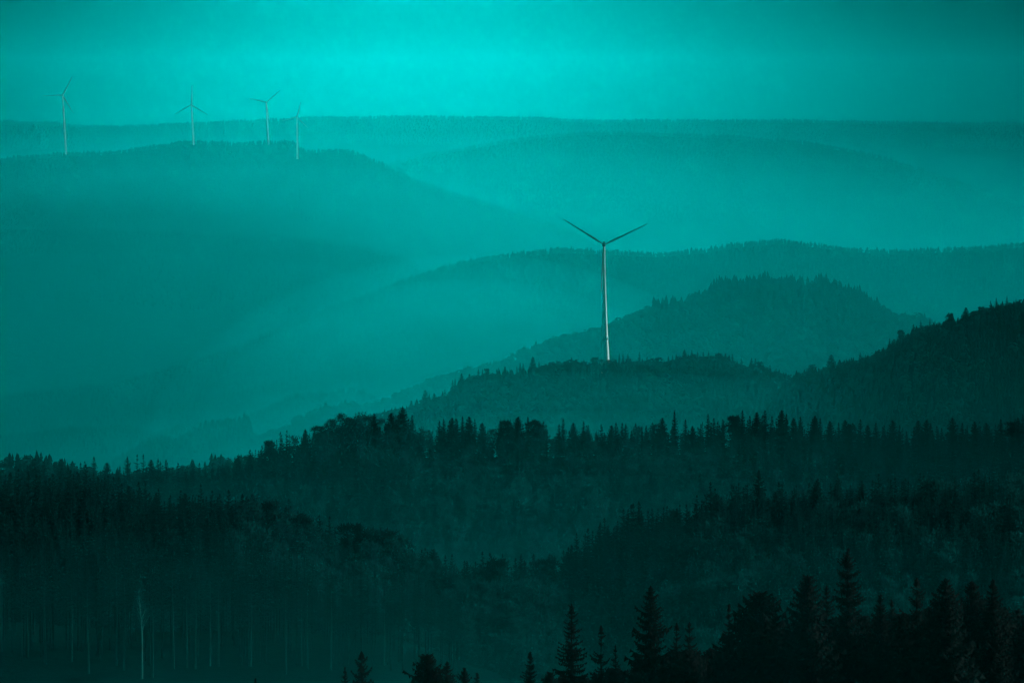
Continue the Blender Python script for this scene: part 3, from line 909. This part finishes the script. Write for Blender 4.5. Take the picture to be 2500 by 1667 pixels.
N_, D_, L_, P_ = 'normal', 'dense', 'slim', 'sparse'
near_tips = [(0, 1149, D_), (38, 1151), (54, 1147, D_), (66, 1133, L_), (84, 1116, D_, 1.15), (106, 1123, N_, 1.1), (131, 1133), (147, 1120, D_), (164, 1128, L_), (181, 1148), (196, 1127), (206, 1124, L_), (228.5, 1113, N_), (260, 1128, D_), (286, 1139, L_), (292, 1136, L_), (310, 1113, N_),
             (334, 1108, P_), (349, 1107, P_), (368, 1121, D_), (385, 1118, L_), (391, 1125), (404.5, 1120, N_), (434, 1128, P_), (453, 1143, L_), (471, 1121), (486, 1128), (500, 1142), (517, 1133), (532, 1138), (548, 1133, 'r'), (573, 1113), (582, 1107), (610, 1096), (631, 1098, L_), (639, 1086), (648, 1079), (659, 1071, 'r'),
             (684, 1053, P_), (700, 1049, P_), (717, 1060, 'b'), (745, 1048, D_), (767, 1042), (779, 1038, 'r', 1.2), (795, 1037), (811, 1022, 'b'), (832, 1008, 'b'), (841, 1024, L_), (853, 1018, 'b'), (867, 1004, 'b'), (879, 1003, 'b'), (897, 1012, 'b'), (913, 1008, D_), (928, 1020, 'b'), (955, 1007, D_, 1.1), (970, 1010, 'b'), (983, 993, D_, 1.25), (1006, 1012, N_),
             (1024, 1040, 'b'), (1048, 1047, 'b'), (1073, 1026), (1083, 1022), (1098, 1024), (1104, 1019, D_), (1115, 1021), (1129, 1015), (1145.5, 1016, D_), (1159, 1022), (1177, 1031, D_), (1203, 1046, 'b'), (1223, 1028, D_), (1236, 1024, 'r'), (1252, 1027, 'b'), (1265, 1016, D_), (1289, 1016, L_), (1305, 1022, 'r', 1.3), (1320, 1040, 'b'), (1334, 1037, P_),
             (1365, 1034), (1375, 1021, L_), (1400, 1031, D_), (1425, 1027), (1436, 1036), (1456, 1051), (1470, 1041, P_), (1493, 1037, D_), (1504, 1030), (1519, 1030, L_), (1528, 1034), (1542, 1049), (1555, 1039, 'b'), (1567, 1042, L_), (1578, 1038), (1600, 1034, 'b'), (1617, 1019, D_), (1647, 1002, L_, 0.85), (1674, 1022), (1691, 1039, D_), (1710, 1044), (1729, 1009, L_), (1743, 1018), (1765, 1022), (1790, 1013, 'r', 1.3),
             (1803, 1011), (1813, 1000, L_), (1831, 1014), (1848, 1005, D_), (1868, 1000), (1885, 1014), (1909, 1000, D_), (1920, 1009), (1938, 1019, D_), (1954, 1016), (1990, 1014, D_), (2003, 1019, L_), (2027, 1027, D_), (2048, 1030), (2064, 1024, D_), (2080, 1031, 'r'), (2101, 1022), (2119, 1037, D_), (2139, 1030), (2159, 1037), (2180, 1025, D_), (2197, 1036, L_), (2214, 1051), (2242, 1025, D_), (2263, 1024, D_), (2273, 1031), (2300, 1043), (2326, 1019, D_), (2350, 1031), (2362, 1038, L_), (2380, 1028, D_), (2409, 1031, D_), (2444, 1022, N_, 1.2), (2470, 1028, 'r', 1.3), (2486, 1019, D_), (2498, 1008)]
skyline(HH, near_tips, 71, 'along the near ridge skyline', 'trees along the near ridge skyline')

hill_tips = [(1455, 879, 'b'), (1466, 876, 'b'), (1478, 880, 'b'), (1489, 878, 'b'), (1500, 874, 'b'), (1004, 977, D_), (1038, 951, D_), (1048, 960), (1060, 959, D_), (1086, 950), (1105, 926), (1111, 922, L_), (1127, 911, D_), (1146, 912, D_), (1168, 900), (1178, 900), (1189, 899, 'r'), (1217, 897), (1233, 894, D_), (1245, 898), (1262, 892), (1270, 885), (1277, 886), (1301, 870, D_), (1316, 882), (1452, 871, 'r'),
             (1512, 862, L_), (1521, 862), (1533, 863), (1561, 858, L_), (1580, 869), (1632, 869), (1642, 866), (1651, 863), (1671, 853, D_), (1689, 854), (1703, 858), (1717, 858), (1730, 857), (1755, 860, 'r'), (1771, 862, D_), (1788, 863), (1810, 874), (1835, 873), (1844, 874), (1856, 882, 'r'), (1880, 890), (1895, 898)]
skyline(G, hill_tips, 72, 'atop the hill of the large turbine', 'trees atop the large turbine hill', (-10, 4), 9)
right_tips = [(1983, 889, 'b', 1.3), (2030, 865, D_, 1.4), (2050, 877, D_), (2066, 874), (2100, 860), (2113, 864), (2172, 825, L_), (2200, 803, 'r'), (2230, 790), (2248, 782, L_), (2270, 779), (2290, 786), (2318, 762, 'r'), (2358, 750, D_, 1.4), (2395, 748, 'r'), (2418, 733), (2432, 726, L_), (2458, 722, L_), (2480, 728)]
skyline(G2, right_tips, 73, 'along the dark hill at the right edge', 'trees along the right hill skyline', (-10, 4), 8)

left_tips = [(23, 1222, D_), (141, 1208, D_), (214, 1193), (314, 1184, D_, 1.2), (379, 1214, D_), (451, 1202, D_), (488, 1227, L_), (591, 1204, N_), (637, 1254, D_), (662, 1218, 'r'), (700, 1237, D_), (735, 1248, 'r'), (853, 1310), (861, 1274, 'r', 1.3), (924, 1289, 'r', 1.5), (970, 1299, 'r', 1.3), (1058, 1338, D_), (1108, 1383), (1140, 1367), (1184, 1386, 'r'), (1211, 1355, 'r')]
skyline(II, left_tips, 74, 'along the top of the lower left forest', 'trees atop the lower left forest', (-12, -2), 8)
slope_tips = [(1341, 1361, 'r'), (1385, 1345, D_), (1483, 1287, D_), (1534, 1240), (1560, 1222, P_, 1.2), (1653, 1240, D_), (1700, 1230), (1750, 1204, D_, 1.1), (1853, 1146, N_, 1.25), (1895, 1198, D_), (1940, 1189), (1995, 1171, D_), (2040, 1184), (2108, 1179, D_), (2176, 1167, L_), (2270, 1166, 'r', 1.5), (2320, 1180), (2405, 1172, D_)]
skyline(JJ, slope_tips, 75, 'atop the slope behind the foreground spruces', 'trees atop the right slope', (-12, -2), 8)

# tall pale-stemmed trees along the foot of the left forest
PALE = [two('pine', pine_tall(r_, 1.0, 0.085, 0.50 + 0.1 * r_.random()), (M_needle, M_pinebark)) for _ in range(4)]
stems = [(3, 1575, 1330), (53, 1628, 1402), (68, 1590, 1420), (111, 1634, 1350), (175, 1600, 1380), (216, 1628, 1372), (284, 1625, 1340), (303, 1620, 1360), (372, 1640, 1400), (424, 1620, 1330), (457, 1615, 1395), (477, 1618, 1390), (513, 1610, 1370), (533, 1612, 1380), (612, 1612, 1390), (698, 1648, 1395), (737, 1612, 1425), (752, 1625, 1400), (808, 1620, 1390), (938, 1610, 1440)]
for k, (x, yb, yt) in enumerate(stems):
    d = 952.0 + 9 * math.sin(k * 2.3)
    X, Y, Z = P(x, yb, d)
    H = Zof(yt, d) - Z
    tree('pine_tree', PALE[k % 4], X, Y, Z - 0.5, H + .5, 0.95 + 0.2 * r_.random(), r_.random() * 6.28,
         f'tall thin tree with a bare pale stem, {ordinal(k + 1)} of its row from the left', 'pine tree', 'bare-stemmed trees at the foot of the left forest')
# clearing in front of them
cx = np.linspace(-700, 1300, 101); cs = np.linspace(0, 1, 14)
CX, CS = np.meshgrid(cx, cs)
CY = 870 + CS * 140
cyp = np.interp(CX, [-700, 0, 400, 700, 900, 1300], [1590, 1618, 1642, 1640, 1648, 1700])
CZ = Zof(cyp, 955.0) + (CY - 955) * 0.035 + 0.35 * fbm(CX / 40, CY / 8) - np.clip((CX - 950) / 350, 0, 1) * 6
CXw = (CX - W_PX / 2) / (F_PX * CP) * CY
nr, nc = CX.shape
i = (np.arange(nr - 1)[:, None] * nc + np.arange(nc - 1)[None, :]).ravel()
M_clear = ground_mat("clearing_grass", (0.0004, 0.006, 0.0058), (0.001, 0.020, 0.019), 0.5)
cl = link("clearing_ground", mesh_np("clearing_ground", np.stack([CXw.ravel(), CY.ravel(), CZ.ravel()], 1), np.stack([i, i + 1, i + 1 + nc, i + nc], 1), (M_clear,), smooth=True))
tag(cl, kind='structure')

STEMP = [[], []]
rq = np.random.default_rng(91)
for _ in range(6):
    (v1, f1), (v2, f2) = pine_tall(rq, 1.0, 0.11, 0.42 + 0.12 * rq.random())
    STEMP[0].append((v1, f1)); STEMP[1].append((v2, f2))
nst = 210
sx = rq.uniform(-450, 1120, nst); sy = rq.uniform(962, 1005, nst)
sz = Zof(np.interp(sx, [-700, 0, 400, 700, 900, 1300], [1590, 1618, 1642, 1640, 1648, 1700]), 955.0) + (sy - 955) * 0.035
sX = (sx - W_PX / 2) / (F_PX * CP) * sy
sH = rq.uniform(13.0, 18.5, nst) * np.where(sx > 750, 0.8, 1.0)
both = np.concatenate
kk = both([np.zeros(nst, int), np.zeros(nst, int)])
o_edge = []
for vi in range(6):
    pick = np.arange(nst) % 6 == vi
    for part in (0, 1):
        v, f = STEMP[part][vi]
        a = sx[pick] * 7.0
        ca, sa = np.cos(a)[:, None], np.sin(a)[:, None]
        h = sH[pick][:, None]
        VX = (v[None, :, 0] * ca - v[None, :, 1] * sa) * h + sX[pick][:, None]
        VY = (v[None, :, 0] * sa + v[None, :, 1] * ca) * h + sy[pick][:, None]
        VZ = v[None, :, 2] * h + sz[pick][:, None] - 0.4
        n = int(pick.sum())
        o_edge.append((np.stack([VX, VY, VZ], 2).reshape(-1, 3), (f[None] + (np.arange(n) * len(v))[:, None, None]).reshape(-1, 3), part, np.repeat(rq.random(n) * 0.6, len(v))))
Vv = []; Ff = []; Mi = []; Tn = []; off = 0
for v, f, p_, t_ in o_edge:
    Vv.append(v); Ff.append(f + off); Mi.append(np.full(len(f), p_)); Tn.append(t_); off += len(v)
edge = link("forest_edge", mesh_np("forest_edge", both(Vv), both(Ff), (M_needle_m, M_bark), both(Mi), both(Tn)))
tag(edge, 'dim ranks of bare dark stems behind the pale-stemmed row', 'forest edge', kind='stuff')


def birch(r, H):
    k = np.linspace(0, 1, 9)
    jx = H * np.array([0, 0.002, 0.001, 0.003, 0.001, -0.004, -0.014, -0.026, -0.034])
    tp = np.stack([jx, 0 * jx, H * 0.96 * k - 0.02 * H * (k == 0)], 1)
    wood_ = [tube(tp, 0.0115 * H * (1 - 0.88 * k), 8)]
    tri = []
    ends = []
    for q in range(16):
        z = H * (0.50 + 0.44 * r.random()); a = r.random() * 6.28
        l = H * (0.05 + 0.12 * (1 - z / H) * 2) * (0.6 + 0.6 * r.random())
        p0 = np.array([np.interp(z, tp[:, 2], tp[:, 0]), 0, z])
        p1 = p0 + np.array([math.cos(a) * l * 0.55, math.sin(a) * l * 0.55, l])
        wood_.append(limb(p0, p1, 0.0030 * H, 0.0009 * H, 4))
        ends.append(p1); ends.append((p0 + p1) / 2)
    for e in ends + [tp[-1]]:
        for _ in range(34):
            p = e + r.normal(0, 0.018 * H, 3)
            d = r.normal(0, 1, 3) + np.array([0, 0, 0.3]); d /= np.linalg.norm(d)
            s = np.cross(d, r.normal(0, 1, 3)); s /= np.linalg.norm(s)
            L = 0.022 * H * (0.5 + r.random())
            tri.append((p + s * L * .07, p - s * L * .07, p + d * L * 1.6))
    V = np.array(tri).reshape(-1, 3)
    return (V, np.arange(len(V)).reshape(-1, 3)), merge(wood_)


X, Y, Z = P(346.5, 1652, 938.0)
tree('birch_tree', two('birch', birch(np.random.default_rng(8), 1.0), (M_leaf, M_birch)), X, Y, Z, Zof(1432, 938.0) - Z, 1.0, 0.0,
     'birch with a bright white stem, the palest trunk at bottom left', 'birch tree', None)

# ------------------------------------------------------------------ foreground spruces, each grown on its own
def fg_tree(x, y, label, Wf=0.22, whorls=24, nb=6, seg=6, power=0.85, irr=0.3, droop=0.25, up=0.28, fine=0.85, lean=0.0, seed=0, s=None, group='foreground spruces', start=0.06):
    r = np.random.default_rng(1000 + seed)
    s = r.uniform(-14, 6) if s is None else s
    X, Y, Z = [float(q) for q in KK.pt(x, s)]
    H = Zof(y, Y) - Z
    me = two('spruce', spruce(r, 1.0, Wf * 1.38, int(whorls * 1.15), nb + 2, seg, start, power * 0.88, irr * 0.85, droop, up, fine * 1.2, lean), (M_needle_fg, M_bark_fg))
    tree('spruce_tree', me, X - lean * H * 0.9, Y, Z - .2, H + .2, 1.0, r.random() * 6.28 if lean == 0 else 0.0, label, 'spruce tree', group)


fg = [
    (622, 1653, 'tiny dark spruce tip on the bottom edge, left of centre', dict(Wf=.16)),
    (841, 1625, 'short black spruce left of the one with upswept boughs', dict(Wf=.14, irr=.3)),
    (882, 1587, 'black spruce with wide upswept boughs, leftmost clear foreground spruce', dict(Wf=.26, whorls=15, irr=.55, up=.55, droop=.2)),
    (1042, 1594, 'broad black spruce with a crooked leader at bottom centre', dict(Wf=.30, nb=8, power=.6, fine=1.1)),
    (1091, 1612, 'black spruce shoulder just right of the crooked-topped spruce', dict(Wf=.24, irr=.4)),
    (1134, 1628, 'small leaning black spruce on the bottom edge, right of centre pair', dict(Wf=.26, irr=.5, up=.5)),
    (1165, 1640, 'lowest black spruce top between the broad and the lone spruce', dict(Wf=.24, irr=.5)),
    (1294, 1588, 'lone small black spruce left of the tall slender one', dict(Wf=.20, irr=.4)),
    (1396, 1471, 'tall slender black spruce with drooping boughs, left of the foreground group', dict(Wf=.165, whorls=24, irr=.35, power=.75, fine=.75)),
    (1468, 1524, 'open black spruce with gaps between its boughs, beside the tall slender one', dict(Wf=.19, whorls=14, irr=.6, fine=.7, up=.4)),
    (1503, 1571, 'thin low black spruce between the open one and the large full one', dict(Wf=.13, irr=.3)),
    (1589, 1427, 'large full black spruce near the middle of the foreground', dict(Wf=.23, whorls=26, irr=.4, power=.85, fine=.95, up=.35)),
    (1653, 1518, 'short ragged black spruce just right of the large full one', dict(Wf=.20, irr=.5, whorls=16)),
    (1684, 1516, 'twin-topped ragged black spruce with one long bough to the right', dict(Wf=.23, irr=.5, whorls=17, up=.4)),
    (1781, 1471, 'black spruce with a thin needle-like top in the foreground', dict(Wf=.19, power=1.05, irr=.3)),
    (1857, 1444, 'very broad dense black spruce with a rounded top', dict(Wf=.34, nb=9, power=.62, fine=1.15, irr=.22)),
    (1973, 1401, 'dense pointed black spruce left of the tallest one', dict(Wf=.24, nb=8, power=.68, fine=1.1, irr=.3)),
    (2019, 1427, 'narrow black spruce squeezed against the tallest one', dict(Wf=.15, nb=7, power=.7)),
    (2071, 1337, 'tallest black spruce of the foreground with a ragged shaggy top', dict(Wf=.19, whorls=27, irr=.5, power=.72, fine=.95)),
    (2151, 1447, 'smooth pointed black spruce right of the tallest one', dict(Wf=.16, nb=8, power=.8, irr=.15, fine=1.1)),
    (2179, 1458, 'slim black spruce tip close beside the smooth pointed one', dict(Wf=.13, nb=8, irr=.15)),
    (2240, 1408, 'open black spruce with spreading boughs at the right', dict(Wf=.25, whorls=16, irr=.55, up=.4, fine=.8)),
    (2310, 1409, 'tiered black spruce with a dense pyramid top at the right', dict(Wf=.26, nb=8, irr=.35, power=.8, fine=1.05)),
    (2375, 1416, 'full black spruce second from the right edge of the group', dict(Wf=.25, nb=8, irr=.3, power=.75, fine=1.1)),
    (2426, 1411, 'rightmost tall black spruce of the foreground', dict(Wf=.21, nb=7, irr=.3, power=.85, fine=1.05)),
]
for k, (x, y, lab, kw) in enumerate(fg):
    fg_tree(x, y, lab, seed=k, **kw)
fx = np.array([1330, 1450, 1530, 1600, 1720, 1820, 1900, 1925, 2000, 2100, 2200, 2300, 2400, 2500])
fy = np.array([1652, 1650, 1632, 1600, 1582, 1562, 1545, 1560, 1520, 1500, 1488, 1470, 1462, 1500])
rf = np.random.default_rng(55)
xs_f = np.arange(1338, 2530, 31.0) + rf.uniform(-8, 8, len(np.arange(1338, 2530, 31.0)))
for k, x in enumerate(xs_f):
    fg_tree(float(x), float(np.interp(x, fx, fy)) + rf.uniform(-14, 14), f'low black spruce filling the foreground thicket, {ordinal(k + 1)} from the left',
            Wf=rf.uniform(.26, .38), nb=9, power=rf.uniform(.5, .75), fine=1.25, irr=.25, whorls=20, seg=5, seed=200 + k, s=rf.uniform(-4, 16), group='low spruces filling the foreground')

# ------------------------------------------------------------------ haze
import bmesh


def haze_box(name, x0, x1, y0, y1, z0, z1, dens, g_):
    bm = bmesh.new()
    vs = [bm.verts.new((x, y, z)) for x in (x0, x1) for y in (y0, y1) for z in (z0, z1)]
    for q in ((0, 1, 3, 2), (4, 6, 7, 5), (0, 4, 5, 1), (2, 3, 7, 6), (0, 2, 6, 4), (1, 5, 7, 3)):
        bm.faces.new([vs[k] for k in q])
    bmesh.ops.recalc_face_normals(bm, faces=bm.faces)
    return air(name, bm, dens, g_)


def bank(name, az_, y, z, rx, ry, rz, dens, g_):
    """a lens of mist lying in a valley"""
    bm = bmesh.new()
    bmesh.ops.create_uvsphere(bm, u_segments=96, v_segments=48, radius=1.0)
    for v in bm.verts:
        v.co = Vector((az_ * y + rx * v.co.x, y + ry * v.co.y, z + rz * v.co.z))
    return air(name, bm, dens, g_)


def air(name, bm, dens, g_):
    me = bpy.data.meshes.new(name); bm.to_mesh(me); bm.free()
    m = bpy.data.materials.new(name)
    m.use_nodes = True
    t = m.node_tree
    for n in list(t.nodes):
        t.nodes.remove(n)
    out = N(t, 'ShaderNodeOutputMaterial')
    pv = N(t, 'ShaderNodeVolumePrincipled')
    pv.inputs['Color'].default_value = (0.0, 0.998, 0.99, 1)
    pv.inputs['Density'].default_value = dens
    pv.inputs['Anisotropy'].default_value = g_
    t.links.new(pv.outputs[0], out.inputs['Volume'])
    me.materials.append(m)
    o = link(name, me)
    o.display_type = 'WIRE'
    tag(o, kind='stuff')
    return o


haze_box("haze", -11500, 11500, -1900, 37500, -1080, 290, HAZE, HAZE_G)
for k, (ztop, y0) in enumerate(((-120, 4600), (-190, 4400), (-260, 4200), (-330, 4000), (-410, 3800), (-500, 3600))):
    haze_box("valley_mist", -9500 - 10 * k, 9500 + 10 * k, y0, 21500 + 60 * k, -1060 - 2 * k, ztop, MIST / 6, 0.9)
def banks(n, az_, y, z, rx, ry, rz, dens, g_=0.93):
    """nested lenses: the mist thickens towards its middle and has no visible edge"""
    for k in range(n):
        q = 1.0 - 0.62 * k / (n - 1)
        bank("mist_bank", az_, y, z, rx * q, ry * q, rz * q, dens / n, g_)


banks(6, -0.008, 10900, -700, 620, 3500, 400, BANK)              # the wide valley behind the turbine hill
banks(6, -0.052, 15000, -370, 1900, 800, 420, 3.6e-4)             # in front of the hill of the small turbines
banks(4, -0.004, 28700, -420, 3800, 1100, 340, 2.4e-4)              # between the two farthest ridges
banks(4, 0.012, 5150, -420, 640, 1000, 170, 4.2e-4)               # foot of the large turbine's hill
banks(4, 0.060, 3250, -260, 420, 700, 130, 1.4e-4)                # mist added below the right-hand hill to lighten it
banks(4, 0.000, 1540, -160, 440, 170, 74, 9.0e-4)                 # hollow below the near ridge
banks(3, 0.000, 780, -104, 190, 130, 46, 6.5e-4)                  # mist added behind the foreground spruces to lift the slopes
banks(3, 0.010, 370, -35, 70, 80, 13, 1.6e-4)                     # mist added below the viewpoint to lift the black foreground
